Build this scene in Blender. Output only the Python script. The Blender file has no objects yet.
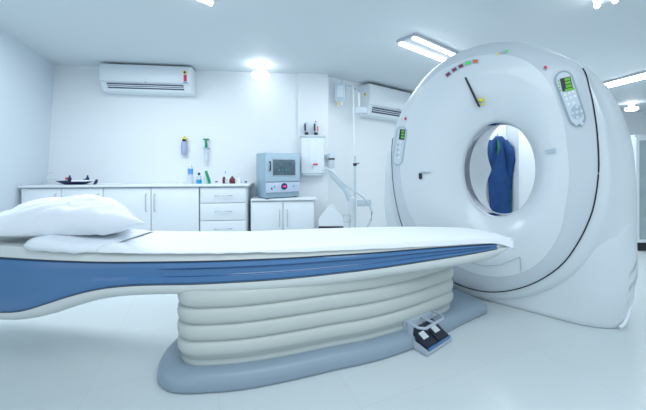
import bpy, bmesh, math, random
from mathutils import Vector, Matrix, noise
random.seed(7)
sc = bpy.context.scene
COL = sc.collection
F, CX, HY, CAMZ = 300.0, 323.0, 168.0, 1.10
CEIL = 2.6

# ------------------------------------------------------------------ materials
MATS = {}
def mat(name, col, rough=0.5, metal=0.0, emit=0.0, spec=0.5, trans=0.0, alpha=1.0, var=0.03, vscale=6.0, bump=0.0, bscale=40.0, coat=0.0, ecol=None):
    if name in MATS: return MATS[name]
    m = bpy.data.materials.new(name); m.use_nodes = True
    nt = m.node_tree; b = nt.nodes['Principled BSDF']
    b.inputs['Roughness'].default_value = rough
    b.inputs['Metallic'].default_value = metal
    b.inputs['Specular IOR Level'].default_value = spec
    b.inputs['Transmission Weight'].default_value = trans
    b.inputs['Alpha'].default_value = alpha
    b.inputs['Coat Weight'].default_value = coat
    tc = nt.nodes.new('ShaderNodeTexCoord')
    nz = nt.nodes.new('ShaderNodeTexNoise'); nz.inputs['Scale'].default_value = vscale
    nt.links.new(tc.outputs['Object'], nz.inputs['Vector'])
    mx = nt.nodes.new('ShaderNodeMix'); mx.data_type = 'RGBA'
    lo = [max(0, c * (1 - var)) for c in col]; hi = [min(1, c * (1 + var)) for c in col]
    mx.inputs[6].default_value = (*lo, 1); mx.inputs[7].default_value = (*hi, 1)
    nt.links.new(nz.outputs['Fac'], mx.inputs[0])
    nt.links.new(mx.outputs[2], b.inputs['Base Color'])
    if emit:
        b.inputs['Emission Color'].default_value = (*(ecol or col), 1)
        b.inputs['Emission Strength'].default_value = emit
    if bump:
        n2 = nt.nodes.new('ShaderNodeTexNoise'); n2.inputs['Scale'].default_value = bscale
        nt.links.new(tc.outputs['Object'], n2.inputs['Vector'])
        bp = nt.nodes.new('ShaderNodeBump'); bp.inputs['Strength'].default_value = bump; bp.inputs['Distance'].default_value = 0.01
        nt.links.new(n2.outputs['Fac'], bp.inputs['Height']); nt.links.new(bp.outputs['Normal'], b.inputs['Normal'])
    MATS[name] = m
    return m

WALL = mat('wall_paint', (.82, .87, .91), .55, var=.01, bump=.03, bscale=120)
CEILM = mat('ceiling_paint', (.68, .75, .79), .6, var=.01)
WHITE = mat('white_laminate', (.80, .86, .91), .35, var=.01)
WPLAST = mat('white_plastic', (.78, .85, .90), .3, var=.01)
GANT = mat('gantry_shell', (.66, .73, .78), .28, var=.008, coat=.3)
GANT_SHADE = mat('gantry_ring_shaded', (.56, .63, .69), .3, var=.008, coat=.3)  # darker copy of the shell colour, shading of the sloped ring painted in
BEIGE = mat('table_shell', (.62, .67, .67), .32, var=.01, coat=.2)
BELLOW = mat('bellows_vinyl', (.52, .57, .55), .45, var=.02)
BLUE = mat('blue_panel', (.045, .16, .36), .25, var=.04, coat=.5)
BASEM = mat('base_plastic', (.27, .35, .43), .35, var=.03)
BASED = mat('base_plastic_light', (.42, .50, .58), .35, var=.03)
BLACK = mat('black_plastic', (.01, .012, .02), .35)
RUBBER = mat('black_rubber', (.012, .016, .035), .45)
DARK = mat('dark_slot', (.03, .04, .06), .4)
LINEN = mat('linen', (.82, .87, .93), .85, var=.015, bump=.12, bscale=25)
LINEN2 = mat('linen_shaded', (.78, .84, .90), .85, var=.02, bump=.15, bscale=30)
STEEL = mat('brushed_steel', (.50, .56, .62), .25, metal=.9)
CHROME = mat('mylar_window', (.22, .22, .30), .08, metal=1.0, var=.5, vscale=5)
TUBEM = mat('bore_liner', (.80, .86, .90), .3)
PANELG = mat('panel_grey', (.30, .39, .46), .35)
GREYP = mat('grey_plastic', (.40, .50, .58), .35)
LGREY = mat('light_grey_plastic', (.58, .67, .74), .35)
OVEN = mat('oven_enamel', (.44, .60, .70), .4, var=.02)
OVENP = mat('oven_panel', (.58, .66, .82), .4, var=.02)
OVENG = mat('oven_window_glass', (.10, .15, .19), .12, var=.6, vscale=12)
LAMP = mat('lamp_glow', (1, 1, 1), .5, emit=5.0, ecol=(.95, .98, 1))
TUBEL = mat('fluorescent_glow', (1, 1, 1), .5, emit=7.0, ecol=(.95, .98, 1))
REFL = mat('fixture_reflector', (.42, .48, .54), .5, emit=.02, ecol=(.9, .95, 1))
GREEN = mat('green_plastic', (.0, .28, .14), .4)
LCD = mat('green_lcd', (.10, .42, .02), .4, emit=.15)
REDP = mat('red_plastic', (.75, .03, .08), .4)
DRED = mat('dull_red_key', (.22, .04, .09), .4)
ORNG = mat('orange_key', (.80, .15, .06), .4)
GRNK = mat('green_key', (.05, .62, .12), .4, emit=.2)
YELL = mat('yellow_label', (.72, .70, .02), .5)
YELP = mat('yellow_plastic', (.85, .65, .02), .4)
VIOL = mat('violet_bottle', (.42, .50, .70), .25, alpha=.85)
CBLUE = mat('blue_liquid', (.02, .35, .75), .2)
LBLUE = mat('blue_label', (.10, .35, .85), .4)
NAVY = mat('navy_plastic', (.012, .02, .10), .4)
CLEAR = mat('clear_plastic', (.75, .84, .92), .12, alpha=.55)
BROWN = mat('brown_glass', (.16, .02, .04), .2)
COAT = mat('blue_cotton', (.006, .055, .20), .8, var=.35, vscale=9, bump=.3, bscale=15)
GTRIM = mat('green_cotton', (.01, .16, .10), .8, var=.3)
PAPER = mat('paper', (.82, .86, .90), .7)
GLASS = mat('cabinet_glass', (.55, .68, .72), .08, alpha=.6, var=.2)
PINK = mat('pink_display', (.85, .05, .3), .4, emit=.3)
TEAL = mat('teal_lamp', (.0, .45, .40), .4, emit=.15)
GRILLE = mat('shadow_gap', (.05, .06, .12), .5)

# floor with faint tile joints
FLOORM = bpy.data.materials.new('floor_vinyl'); FLOORM.use_nodes = True
_nt = FLOORM.node_tree; _b = _nt.nodes['Principled BSDF']
_b.inputs['Roughness'].default_value = .27; _b.inputs['Specular IOR Level'].default_value = .5
_tc = _nt.nodes.new('ShaderNodeTexCoord'); _mp = _nt.nodes.new('ShaderNodeMapping'); _mp.inputs['Rotation'].default_value = (0, 0, math.radians(-22))
_br = _nt.nodes.new('ShaderNodeTexBrick'); _br.offset = 0
_br.inputs['Color1'].default_value = (.64, .71, .73, 1); _br.inputs['Color2'].default_value = (.65, .72, .74, 1)
_br.inputs['Mortar'].default_value = (.58, .65, .68, 1); _br.inputs['Scale'].default_value = 1.0
_br.inputs['Mortar Size'].default_value = .0016; _br.inputs['Brick Width'].default_value = .6; _br.inputs['Row Height'].default_value = .6
_nt.links.new(_tc.outputs['Object'], _mp.inputs['Vector']); _nt.links.new(_mp.outputs['Vector'], _br.inputs['Vector'])
_nt.links.new(_br.outputs['Color'], _b.inputs['Base Color'])

# ------------------------------------------------------------------ scene helpers
def fullmat(o):
    m = o.matrix_basis.copy()
    while o.parent: o = o.parent; m = o.matrix_basis @ m
    return m
def tag(o, label=None, cat=None, group=None, kind=None):
    if label: o['label'] = label
    if cat: o['category'] = cat
    if group: o['group'] = group
    if kind: o['kind'] = kind
    return o
def thing(name, label, cat, loc=(0, 0, 0), rz=0, group=None):
    o = bpy.data.objects.new(name, None); COL.objects.link(o)
    o.location = loc; o.rotation_euler = (0, 0, rz); o.empty_display_size = .1
    o.matrix_basis = Matrix.Translation(loc) @ Matrix.Rotation(rz, 4, 'Z')
    return tag(o, label, cat, group)

class MB:
    """collects geometry in world space (after transform T)"""
    def __init__(s, T=None): s.v = []; s.f = []; s.T = T or Matrix.Identity(4)
    def add(s, vs, fs):
        k = len(s.v); s.v += [s.T @ Vector(p) for p in vs]; s.f += [tuple(i + k for i in f) for f in fs]; return s
    def frombm(s, bm):
        bm.verts.ensure_lookup_table()
        s.add([v.co.copy() for v in bm.verts], [[v.index for v in f.verts] for f in bm.faces]); bm.free(); return s
    def box(s, x0, x1, y0, y1, z0, z1, r=0.0, seg=2):
        bm = bmesh.new(); bmesh.ops.create_cube(bm, size=1)
        for v in bm.verts:
            v.co = Vector(((x0 + x1) / 2 + v.co.x * (x1 - x0), (y0 + y1) / 2 + v.co.y * (y1 - y0), (z0 + z1) / 2 + v.co.z * (z1 - z0)))
        if r > 0: bmesh.ops.bevel(bm, geom=bm.edges[:], offset=r, segments=seg, profile=.5, affect='EDGES')
        bm.verts.index_update(); return s.frombm(bm)
    def loft(s, rings, close=True, cap0=False, cap1=False):
        n = len(rings[0]); k = len(s.v); s.v += [s.T @ Vector(p) for r in rings for p in r]
        m = n if close else n - 1
        for i in range(len(rings) - 1):
            for j in range(m):
                a = k + i * n + j; b = k + i * n + (j + 1) % n; s.f.append((a, b, b + n, a + n))
        if cap0: s.f.append(tuple(k + j for j in range(n))[::-1])
        if cap1: s.f.append(tuple(k + (len(rings) - 1) * n + j for j in range(n)))
        return s
    def lathe(s, cx, cy, prof, n=20, axis='Z', c2=0.0):
        rings = []
        for r, h in prof:
            ring = []
            for i in range(n):
                a = 2 * math.pi * i / n; x, y = math.cos(a) * r, math.sin(a) * r
                ring.append((cx + x, cy + y, h) if axis == 'Z' else ((cx + x, h, cy + y) if axis == 'Y' else (h, cx + x, cy + y)))
            rings.append(ring)
        return s.loft(rings, cap0=True, cap1=True)
    def tube(s, pts, r, n=8, cap=True):
        pts = [Vector(p) for p in pts]; rings = []
        rr = r if isinstance(r, (list, tuple)) else [r] * len(pts)
        up = Vector((0, 0, 1))
        for i, p in enumerate(pts):
            t = (pts[min(i + 1, len(pts) - 1)] - pts[max(i - 1, 0)]).normalized()
            a = up.cross(t)
            if a.length < .05: a = Vector((1, 0, 0)).cross(t)
            a.normalize(); b = t.cross(a)
            rings.append([p + a * math.cos(q) * rr[i] + b * math.sin(q) * rr[i] for q in [2 * math.pi * k / n for k in range(n)]])
        return s.loft(rings, cap0=cap, cap1=cap)
    def prism(s, front, back):
        n = len(front); s.add(list(front) + list(back), [tuple(range(n)), tuple(range(2 * n - 1, n - 1, -1))] + [(j, j + n, (j + 1) % n + n, (j + 1) % n) for j in range(n)])
        return s
    def build(s, name, m, parent=None, smooth=35, label=None):
        me = bpy.data.meshes.new(name)
        if parent is not None: inv = fullmat(parent).inverted(); org = None
        else:
            xs = [v.x for v in s.v]; ys = [v.y for v in s.v]; zs = [v.z for v in s.v]
            org = Vector(((min(xs) + max(xs)) / 2, (min(ys) + max(ys)) / 2, min(zs))); inv = Matrix.Translation(-org)
        me.from_pydata([inv @ v for v in s.v], [], s.f); me.update()
        bm = bmesh.new(); bm.from_mesh(me); bmesh.ops.remove_doubles(bm, verts=bm.verts[:], dist=1e-5)
        bmesh.ops.recalc_face_normals(bm, faces=bm.faces[:])
        if smooth:
            lim = math.radians(smooth)
            for f in bm.faces: f.smooth = True
            for e in bm.edges:
                if len(e.link_faces) == 2 and e.calc_face_angle(0) > lim: e.smooth = False
        bm.to_mesh(me); bm.free()
        me.materials.append(m)
        o = bpy.data.objects.new(name, me); COL.objects.link(o)
        if parent is not None: o.parent = parent
        else: o.location = org; o.matrix_basis = Matrix.Translation(org)
        if label: o['label'] = label
        return o

def ray(px, py): return Vector(((px - CX) / F, 1.0, (HY - py) / F))
CAM = Vector((0, 0, CAMZ))
def at(px, py, Y): return CAM + ray(px, py) * Y            # point seen at a pixel, Y metres away
def atz(px, py, z): return CAM + ray(px, py) * ((z - CAMZ) / ray(px, py).z)
class Frame:
    """a vertical wall frame: x along the wall, -y out of it into the room, z up"""
    def __init__(s, A, B):
        s.A = Vector((A[0], A[1], 0)); d = Vector((B[0] - A[0], B[1] - A[1], 0)); s.len = d.length; d.normalize()
        s.d = d; s.n = Vector((d.y, -d.x, 0)); s.rz = math.atan2(d.y, d.x)
        s.M = Matrix.Translation(s.A) @ Matrix.Rotation(s.rz, 4, 'Z')
    def at(s, px, py, off=0.0):                               # local (x, z) of the pixel on the plane off metres out
        r = ray(px, py); t = (off + (s.A - CAM).dot(s.n)) / r.dot(s.n); P = CAM + r * t
        return (P - s.A).dot(s.d), P.z
    def x(s, px, off=0.0): return s.at(px, HY, off)[0]
    def w(s, x, off, z): return s.M @ Vector((x, -off, z))

def structure(mb, name, m, smooth=0): return tag(mb.build(name, m, None, smooth), kind='structure')

# ------------------------------------------------------------------ room shell
W1 = Frame((-3.92, 4.37), (-.38, 4.79))
W2 = Frame((.12, 4.93), (1.95, 6.30))
structure(MB().box(-9, 12, -3, 12, -.1, 0), 'floor', FLOORM)
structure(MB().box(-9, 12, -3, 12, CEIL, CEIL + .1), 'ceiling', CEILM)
structure(MB(W1.M).box(-.15, W1.len + .05, 0, .15, 0, CEIL), 'wall_back', WALL)
# short column beside the counter
structure(MB(W1.M).box(W1.len - .02, W1.len + .46, -.06, .3, 0, CEIL), 'wall_column', WALL)
structure(MB(W2.M).box(-.12, W2.len, 0, .15, 0, CEIL), 'wall_alcove', WALL)
def lwall(z, off):
    q = z / CEIL; return [Vector((-4.06 + .14 * q + (.12 + 1.55 * q) * k / 16 - off, 4.40 - 4.2 * k / 16, z)) for k in range(17)]
lw = MB(); zz_ = [CEIL * k / 12 for k in range(13)]
lw.loft([lwall(z, 0) for z in zz_] + [lwall(z, .2) for z in zz_[::-1]], close=False)
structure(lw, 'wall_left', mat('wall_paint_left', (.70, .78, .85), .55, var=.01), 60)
structure(MB().box(1.9, 9.2, 8.0, 8.15, 0, CEIL), 'wall_far', WALL)
structure(MB().box(9.0, 9.15, -3, 8.0, 0, CEIL), 'wall_right', WALL)
structure(MB().box(2.15, 4.0, 4.75, 4.87, 0, 2.2), 'wall_partition', WALL)

# ------------------------------------------------------------------ gantry
TH = math.radians(42)
GO = Vector((1.31, 2.35, 0)); GD = Vector((math.cos(TH), -math.sin(TH), 0)); GN = Vector((-math.sin(TH), -math.cos(TH), 0))
def guv(px, py, w=0.0):
    r = ray(px, py); t = (w + (GO - CAM).dot(GN)) / r.dot(GN); P = CAM + r * t
    return (P - GO).dot(GD), P.z
def GP(u, v, w): return GO + GD * u + GN * w + Vector((0, 0, v))
def g(px, py, w=0.0): u, v = guv(px, py, w); return GP(u, v, w)
NG = 144
bc = guv(499, 169.5, -.10)
def outline(pts, w, smooth=2):
    """closed traced outline -> NG radii around the bore centre"""
    pol = []
    for (px, py) in pts:
        u, v = guv(px, py, w); pol.append((math.atan2(v - bc[1], u - bc[0]) % (2 * math.pi), math.hypot(u - bc[0], v - bc[1])))
    pol.sort(); ext = [(a - 2 * math.pi, r) for a, r in pol] + pol + [(a + 2 * math.pi, r) for a, r in pol]
    out = []
    for i in range(NG):
        a = 2 * math.pi * i / NG
        k = max(j for j in range(len(ext) - 1) if ext[j][0] <= a)
        (a0, r0), (a1, r1), (a2, r2), (a3, r3) = ext[k - 1], ext[k], ext[k + 1], ext[min(k + 2, len(ext) - 1)]
        t = (a - a1) / max(1e-6, a2 - a1)
        m1 = (r2 - r0) / (a2 - a0) * (a2 - a1); m2 = (r3 - r1) / (a3 - a1) * (a2 - a1)
        out.append((2*t**3-3*t*t+1)*r1 + (t**3-2*t*t+t)*m1 + (-2*t**3+3*t*t)*r2 + (t**3-t*t)*m2)
    for _ in range(smooth): out = [(out[i - 1] + 2 * out[i] + out[(i + 1) % NG]) / 4 for i in range(NG)]
    return out
def ring(rad, w, add=0.0):
    R = []
    for i in range(NG):
        a = 2 * math.pi * i / NG; r = rad[i] + (add(a) if callable(add) else add)
        R.append(GP(bc[0] + r * math.cos(a), max(0.012, bc[1] + r * math.sin(a)), w))
    return R
R_bore = outline([(499 + 36 * math.cos(a), 169.5 + 47.5 * math.sin(a)) for a in [2 * math.pi * k / 24 for k in range(24)]], -.10, 1)
R_crease = outline([(500, 54), (527, 61), (547, 80), (560, 110), (567, 150), (566, 200), (556, 240), (533, 267), (500, 277), (468, 271), (440, 255), (420, 232), (405, 200), (400, 165), (404, 130), (417, 95), (440, 71), (468, 58)], 0.0, 5)
SEAMPX = [(583, 68), (589, 88), (595, 118), (598, 150), (597, 185), (590, 217), (578, 242), (561, 265), (545, 277), (520, 288), (490, 292), (468, 288), (447, 279), (425, 262), (407, 238), (399, 215), (394, 190), (392, 165), (393, 138)]
R_out = outline(SEAMPX + [(399, 117), (411, 95), (430, 72), (455, 54), (480, 45), (508, 42), (535, 46), (562, 55)], -.05, 1)
HMID = [(583, 66), (603, 83), (620, 108), (631, 138), (636, 175), (637, 215), (637, 250), (636, 290), (600, 318), (540, 318), (490, 312), (440, 300), (405, 262), (388, 225), (386, 190), (388, 160), (393, 138), (402, 115), (415, 97), (435, 76), (460, 62), (490, 56), (520, 55), (555, 58)]
R_mid = outline(HMID, -.42, 3)
# at the top and upper left the rear shell stays inside the front cover's outline
def angdeg(i): return 360 * i / NG
def bulge(a):
    d = math.degrees(a)
    def lerp(pts):
        for (a0, v0), (a1, v1) in zip(pts, pts[1:]):
            if a0 <= d <= a1: return v0 + (v1 - v0) * (d - a0) / (a1 - a0)
    return lerp([(0, .075), (30, .06), (55, .0), (120, .0), (150, .02), (180, .05), (270, .09), (300, .11), (330, .10), (360, .075)])

def flare(a):
    return .05 + .10 * max(0, -math.sin(a)) ** 1.5 + .05 * max(0, math.sin(a)) - .11 * max(0, -math.cos(a)) ** 2
gan = thing('ct_scanner_gantry', 'large white ring-shaped CT scanner gantry with round bore at end of patient table', 'scanner', GP(0, 0, -.4), 0)
# front face, funnelling in to the bore
rs = [ring(R_bore, -.135)]
for t in [0, .02, .05, .1, .17, .26, .38, .52, .68, .84, 1.0]:
    rad = [R_bore[i] + (R_crease[i] - R_bore[i]) * t for i in range(NG)]
    rs.append(ring(rad, -.11 * (1 - t) ** 3.2 + (0.012 * math.sin(math.pi * min(1, t)) if t > 0 else -.012)))
face = MB().loft(rs).build('front_cover', GANT, gan, 60)
rs = [ring(R_crease, 0)]
for t, w in [(.06, -.0035), (.3, -.009), (.6, -.02), (.85, -.035), (.97, -.047), (1.0, -.056)]:
    rs.append(ring([R_crease[i] + (R_out[i] - R_crease[i]) * t for i in range(NG)], w))
rs.append(ring(R_out, -.085, -.012))
MB().loft(rs).build('outer_ring', GANT_SHADE, gan, 60, 'rounded outer ring of the gantry face with slope shading in its colour')
# seam line from upper right, round the bottom, to the left side
seam = []
a_s = math.atan2(*(lambda p: (p[1] - bc[1], p[0] - bc[0]))(guv(583, 68, -.05))); a_e = math.atan2(*(lambda p: (p[1] - bc[1], p[0] - bc[0]))(guv(393, 138, -.05)))
a_e -= 2 * math.pi if a_e > 0 else 0
for k in range(121):
    a = a_s + (a_e - a_s) * k / 120; f = (a % (2 * math.pi)) / (2 * math.pi) * NG; i = int(f) % NG; q = f - int(f)
    r = R_out[i] * (1 - q) + R_out[(i + 1) % NG] * q + .002
    seam.append(GP(bc[0] + r * math.cos(a), bc[1] + r * math.sin(a), -.052))
MB().tube(seam, .0042, 6).build('seam_gasket', BLACK, gan, 60, 'thin black seam line')
def lim(rad):  # keep top inside the cover silhouette
    out = []
    for i in range(NG):
        d = angdeg(i); out.append(min(rad[i], R_out[i] * (1.02 if 60 < d < 160 else 9)))
    return out
R_m = lim(R_mid)
rs = [ring(R_out, -.060, -.01), ring(R_out, -.064, .004)]
rs.append(ring(R_out, -.075, lambda a: bulge(a) * .45 + .004))
rs.append(ring(R_out, -.105, lambda a: bulge(a) * .8 + .004))
rs.append(ring(R_out, -.145, lambda a: bulge(a) + .002))
for t, w in [(.35, -.2), (.7, -.28), (.93, -.36), (1, -.44)]:
    rs.append(ring([max((R_out[i] + bulge(2 * math.pi * i / NG)) * (1 - t) + R_m[i] * t, 0) for i in range(NG)], w))
rs += [ring(R_m, -.62), ring(R_m, -.74, -.02), ring(R_m, -.81, -.06), ring(R_m, -.84, -.13), ring(R_bore, -.84, lambda a: flare(a) + .04), ring(R_bore, -.80, flare)]
MB().loft(rs).build('rear_housing', GANT, gan, 60)
MB().loft([ring(R_bore, -.12, .001), ring(R_bore, -.135, .003), ring(R_bore, -.29, .001)]).build('bore_window', CHROME, gan, 60, 'dark mirrored band inside the bore')
MB().loft([ring(R_bore, -.29, .001), ring(R_bore, -.295, -.004)] + [ring(R_bore, -.295 - .505 * t, lambda a, t=t: flare(a) * t) for t in (.2, .4, .6, .8, 1)]).build('bore_liner', TUBEM, gan, 60)
# lower body standing on the floor
def foot_ring(z, sx=0.0, left=None):
    tt = z
    uR = guv(636, 230, -.42)[0] if z > .25 else guv(636, 230, -.42)[0] - .05 * (1 - z / .25)
    uL = guv(468, 300, -.12)[0] if left is None else left
    w0, w1 = -.13 - sx, -.80
    pts = []
    rx, ry = .30, .27
    def arc(cu, cw, a0, a1, rx, ry, n=12): return [(cu + rx * math.cos(math.radians(a0 + (a1 - a0) * k / n)), cw + ry * math.sin(math.radians(a0 + (a1 - a0) * k / n))) for k in range(n + 1)]
    pts += arc(uR - rx, w0 - ry, 90, 0, rx, ry)
    pts += arc(uR - .15, w1 + .15, 0, -90, .15, .15, 6)
    pts += arc(uL + .1, w1 + .1, -90, -180, .1, .1, 6)
    pts += arc(uL + .06, w0 - .06, 180, 90, .06, .06, 6)
    return pts
def foot_w(pts, z, out=0.0): return [GP(u, z, w) for u, w in pts]
MB().loft([foot_w(foot_ring(z, s), z) for z, s in [(0.0, .012), (.012, 0), (.05, -.003), (.20, 0), (.35, 0), (.46, 0)]], cap0=True, cap1=True).build('lower_body', GANT, gan, 50)
MB().loft([foot_w(foot_ring(max(z, .3), s, .40), z) for z, s in [(.46, 0), (.55, 0), (.75, .012), (.95, .05), (1.1, .12)]], cap0=True, cap1=True).build('side_cover', GANT, gan, 50)
# vent slots on the rounded right corner
for k, (z0, z1) in enumerate([(.37, .42), (.27, .32), (.18, .22)]):
    pts = foot_ring(z0)[8:14]; top, bot = [], []
    for j, (u, w) in enumerate(pts):
        q = j / (len(pts) - 1); c = 0
        cu = u + .004 * (1 if j > 2 else .7); cw = w + .004 * (1 if j < 5 else .3)
        top.append(GP(cu, z1 + .10 * q - .03, cw)); bot.append(GP(cu, z0 + .10 * q, cw))
    MB().loft([top, bot], close=False).build('vent_slot', LGREY, gan, 0)
fr_ = foot_ring(.1)
MB().tube([GP(fr_[j][0] + .002, zq, fr_[j][1] + .002) for j, zq in zip(range(7, 14), [.02, .04, .08, .14, .22, .32, .44])], .010, 8).build('skirt_highlight', LINEN, gan, 60)  # white tube drawn as the bright highlight along the skirt

def gpoly(pts, w0, w1): return MB().prism([g(x, y, w1) for x, y in pts], [g(x, y, w1) + GN * (w0 - w1) for x, y in pts])
def capsule(p0, p1, r0, r1=None, n=10):
    r1 = r1 or r0; x0, y0 = p0; x1, y1 = p1; a = math.atan2(y1 - y0, x1 - x0); P = []
    for k in range(n + 1): q = a - math.pi / 2 + math.pi * k / n; P.append((x1 + r1 * math.cos(q), y1 + r1 * math.sin(q)))
    for k in range(n + 1): q = a + math.pi / 2 + math.pi * k / n; P.append((x0 + r0 * math.cos(q), y0 + r0 * math.sin(q)))
    return P
def ell(x, y, a, b=None, n=14): b = b or a; return [(x + a * math.cos(2 * math.pi * k / n), y + b * math.sin(2 * math.pi * k / n)) for k in range(n)]
def quad(x, y, a, hw, hh):
    c, s = math.cos(a), math.sin(a)
    return [(x + c * i * hw - s * j * hh, y + s * i * hw + c * j * hh) for i, j in ((-1, -1), (1, -1), (1, 1), (-1, 1))]
# right panel
cpn = gpoly(capsule((564, 80), (577, 117), 9.8, 8.8), -.07, .004).build('control_panel', PANELG, gan, 30, 'grey oval control panel at right of the face')
gpoly(capsule((564, 80), (577, 117), 7.8, 7.0), 0.003, .008).build('panel_face', LGREY, cpn, 30)
gpoly(quad(566.5, 84, -.22, 5.5, 6.6), .007, .011).build('display_screen', BLACK, cpn, 0)
for k in range(4): gpoly(quad(567.3 + k * .75, 79.2 + k * 3.4, -.22, [2.8, 2.9, 3.0, 4.6][k], 1.25), .010, .0125).build('display_bar', LCD, cpn, 0)
for k in range(4): gpoly(quad(558.6 + k * .5, 81 + k * 3.2, -.2, .7, .7), .007, .011).build('indicator_light', LCD, cpn, 0)
BT = [(565, 94.5), (569.3, 93), (573, 91.5), (566.5, 99), (571, 97.5), (575, 96), (568.5, 104), (573.8, 103)]
for x, y in BT: gpoly(ell(x, y, 1.5), .007, .012).build('button', WPLAST, cpn, 30)
gpoly(ell(577, 112, 6.0, 7.2), .007, .011).build('button_ring', GREYP, cpn, 30)
for x, y in [(577, 112), (577, 106.8), (577.6, 117.3), (572.8, 113.2), (581.4, 111)]: gpoly(ell(x, y, 1.7), .010, .015).build('button', LGREY, cpn, 30)
for x, y in [(576.5, 124), (582, 123.5)]: gpoly(ell(x, y, 1.7), -.03, .012).build('button', LGREY, cpn, 30)
# left panel, seen foreshortened
cpn = gpoly(capsule((401.6, 132), (397.6, 160), 5.6, 5.4), -.06, .004).build('control_panel', GREYP, gan, 30, 'narrow oval control panel at left of the face')
gpoly(capsule((401.6, 132), (397.6, 160), 4.2, 4.0), .003, .008).build('panel_face', LGREY, cpn, 30)
gpoly(quad(402.0, 134.5, .12, 2.6, 5.2), .006, .011).build('display_screen', BLACK, cpn, 0)
for k in range(3): gpoly(quad(402.8 - .2 * k, 131.4 + k * 3, .12, 1.5, 1.0), .010, .013).build('display_bar', LCD, cpn, 0)
for k in range(7): gpoly(ell(400.3 - k % 2 * 2.2 - k * .25, 142 + k * 2.6, .9, 1.1), .006, .012).build('button', GREYP if k % 2 else WPLAST, cpn, 30)
# keys along the top
for (x, y), m in zip([(448, 74.3), (454.2, 69.6), (460.8, 66), (467.8, 63), (475.2, 61.2)], [DRED, DRED, DRED, GRNK, ORNG]):
    a = -.62 + (x - 448) * .02
    k = gpoly(quad(x, y, a, 2.9, 2.0), -.02, .012).build('key_bezel', GREYP, gan, 0)
    gpoly(quad(x, y, a, 2.2, 1.4), .010, .016).build('key_cap', m, k, 0)
gpoly(capsule((465.6, 78), (478.6, 106), .9), -.01, .016).build('laser_slot', BLACK, gan, 30)
gpoly(quad(480.8, 99.8, .1, 2.2, 1.4), -.01, .016).build('warning_label', YELL, gan, 0)
gpoly([(481, 105), (484, 104.6), (482.2, 102.6)], -.01, .016).build('warning_label', YELL, gan, 0)
gpoly(ell(498.4, 53.8, 1.2), -.04, .006).build('label_dot', YELP, gan, 0)
gpoly(quad(502.8, 51.9, -.45, 2.5, 1.3), -.04, .004).build('label_plate', GREYP, gan, 0)
gpoly(ell(506.6, 50.6, 1.3), -.04, .006).build('label_dot', GRNK, gan, 0)
gpoly(ell(545.4, 67.2, 2.3), -.04, .004).build('alarm_bezel', LGREY, gan, 0)
gpoly(ell(545.4, 67.2, 1.6), -.04, .010).build('alarm_light', REDP, gan, 0)
gpoly(ell(405.2, 118.6, 1.0, 1.6), -.04, .006).build('alarm_light', REDP, gan, 0)
gpoly(capsule((420, 174.3), (420.2, 178), 1.4), -.05, .017).build('laser_port', BLACK, gan, 30)
gpoly([(420.5, 171.5), (430.5, 172), (422, 174)], -.05, .015).build('laser_recess', GREYP, gan, 0)
gpoly([(544, 151), (555, 148), (555.5, 153), (549, 153)], -.05, .017).build('laser_recess', GREYP, gan, 0)
# hatch lines on the lower face under the table
MB().tube([g(468, 262, .012), g(485, 266, .013), g(500, 265, .014), g(520, 257, .014)], .0022, 4).build('hatch_joint', GREYP, gan, 30)
MB().tube([g(520, 257, .014), g(521, 268, .008), g(520.5, 287, -.042)], .0022, 4).build('hatch_joint', GREYP, gan, 30)

# ------------------------------------------------------------------ patient table
def interp(xs, ys, x):
    if x <= xs[0]: return ys[0] + (ys[1] - ys[0]) * (x - xs[0]) / (xs[1] - xs[0])
    if x >= xs[-1]: return ys[-1] + (ys[-1] - ys[-2]) * (x - xs[-1]) / (xs[-1] - xs[-2])
    for i in range(len(xs) - 1):
        if xs[i] <= x <= xs[i + 1]:
            x0, x1 = xs[i], xs[i + 1]; t = (x - x0) / (x1 - x0); n = len(xs)
            m0 = (ys[i + 1] - ys[max(i - 1, 0)]) / (x1 - xs[max(i - 1, 0)]) * (x1 - x0)
            m1 = (ys[min(i + 2, n - 1)] - ys[i]) / (xs[min(i + 2, n - 1)] - x0) * (x1 - x0)
            return (2*t**3-3*t*t+1)*ys[i] + (t**3-2*t*t+t)*m0 + (-2*t**3+3*t*t)*ys[i + 1] + (t**3-t*t)*m1
DEP = ([-90, 0, 60, 120, 180, 240, 290, 334, 378, 422, 466, 497, 513], [1.72, 1.62, 1.575, 1.545, 1.54, 1.55, 1.60, 1.66, 1.72, 1.79, 1.86, 1.915, 1.945])
LINE = ([-90, 0, 50, 100, 160, 220, 290, 334, 378, 422, 466, 497, 513], [251, 257, 260, 261.7, 261.5, 260.3, 257.5, 254.8, 252, 248.4, 245.2, 243, 240])
BBOT = ([-90, -40, 0, 22, 44, 66, 88, 110, 140, 200, 280, 334, 378, 422, 466, 494, 513], [296, 308, 312.5, 311, 304.6, 297.5, 291.6, 287.8, 285.5, 284.2, 279.5, 274, 268.6, 262, 255, 249.8, 246])
SBOT = ([-90, -40, 0, 22, 44, 66, 88, 110, 140, 200, 280, 334, 378, 422, 466, 488, 500, 513], [306, 318, 322.5, 322, 318, 311, 304.5, 300, 297.6, 296.2, 292, 286.5, 280, 273.5, 266.5, 261.5, 257, 246])
def nearp(px): Y = interp(*DEP, px); return Vector(((px - CX) / F * Y, Y, 0))
def inward(px):
    t = (nearp(px + 4) - nearp(px - 4)).normalized(); return Vector((-t.y, t.x, 0))
def zat(tab, px): return CAMZ - (interp(*tab, px) - HY) * interp(*DEP, px) / F
def width(px): return interp([-90, 300, 420, 497, 513], [.49, .49, .44, .34, .28], px)
STA = [-90 + 6 * k for k in range(101)]  # -90 .. 510
STA = [p for p in STA if p <= 496] + [497]
NOSE = STA + [501, 505, 508, 511, 513]
table = thing('patient_table', 'long cream patient table with blue side band on a ribbed bellows pedestal', 'examination table', (-.2, 1.85, 0))
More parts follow.
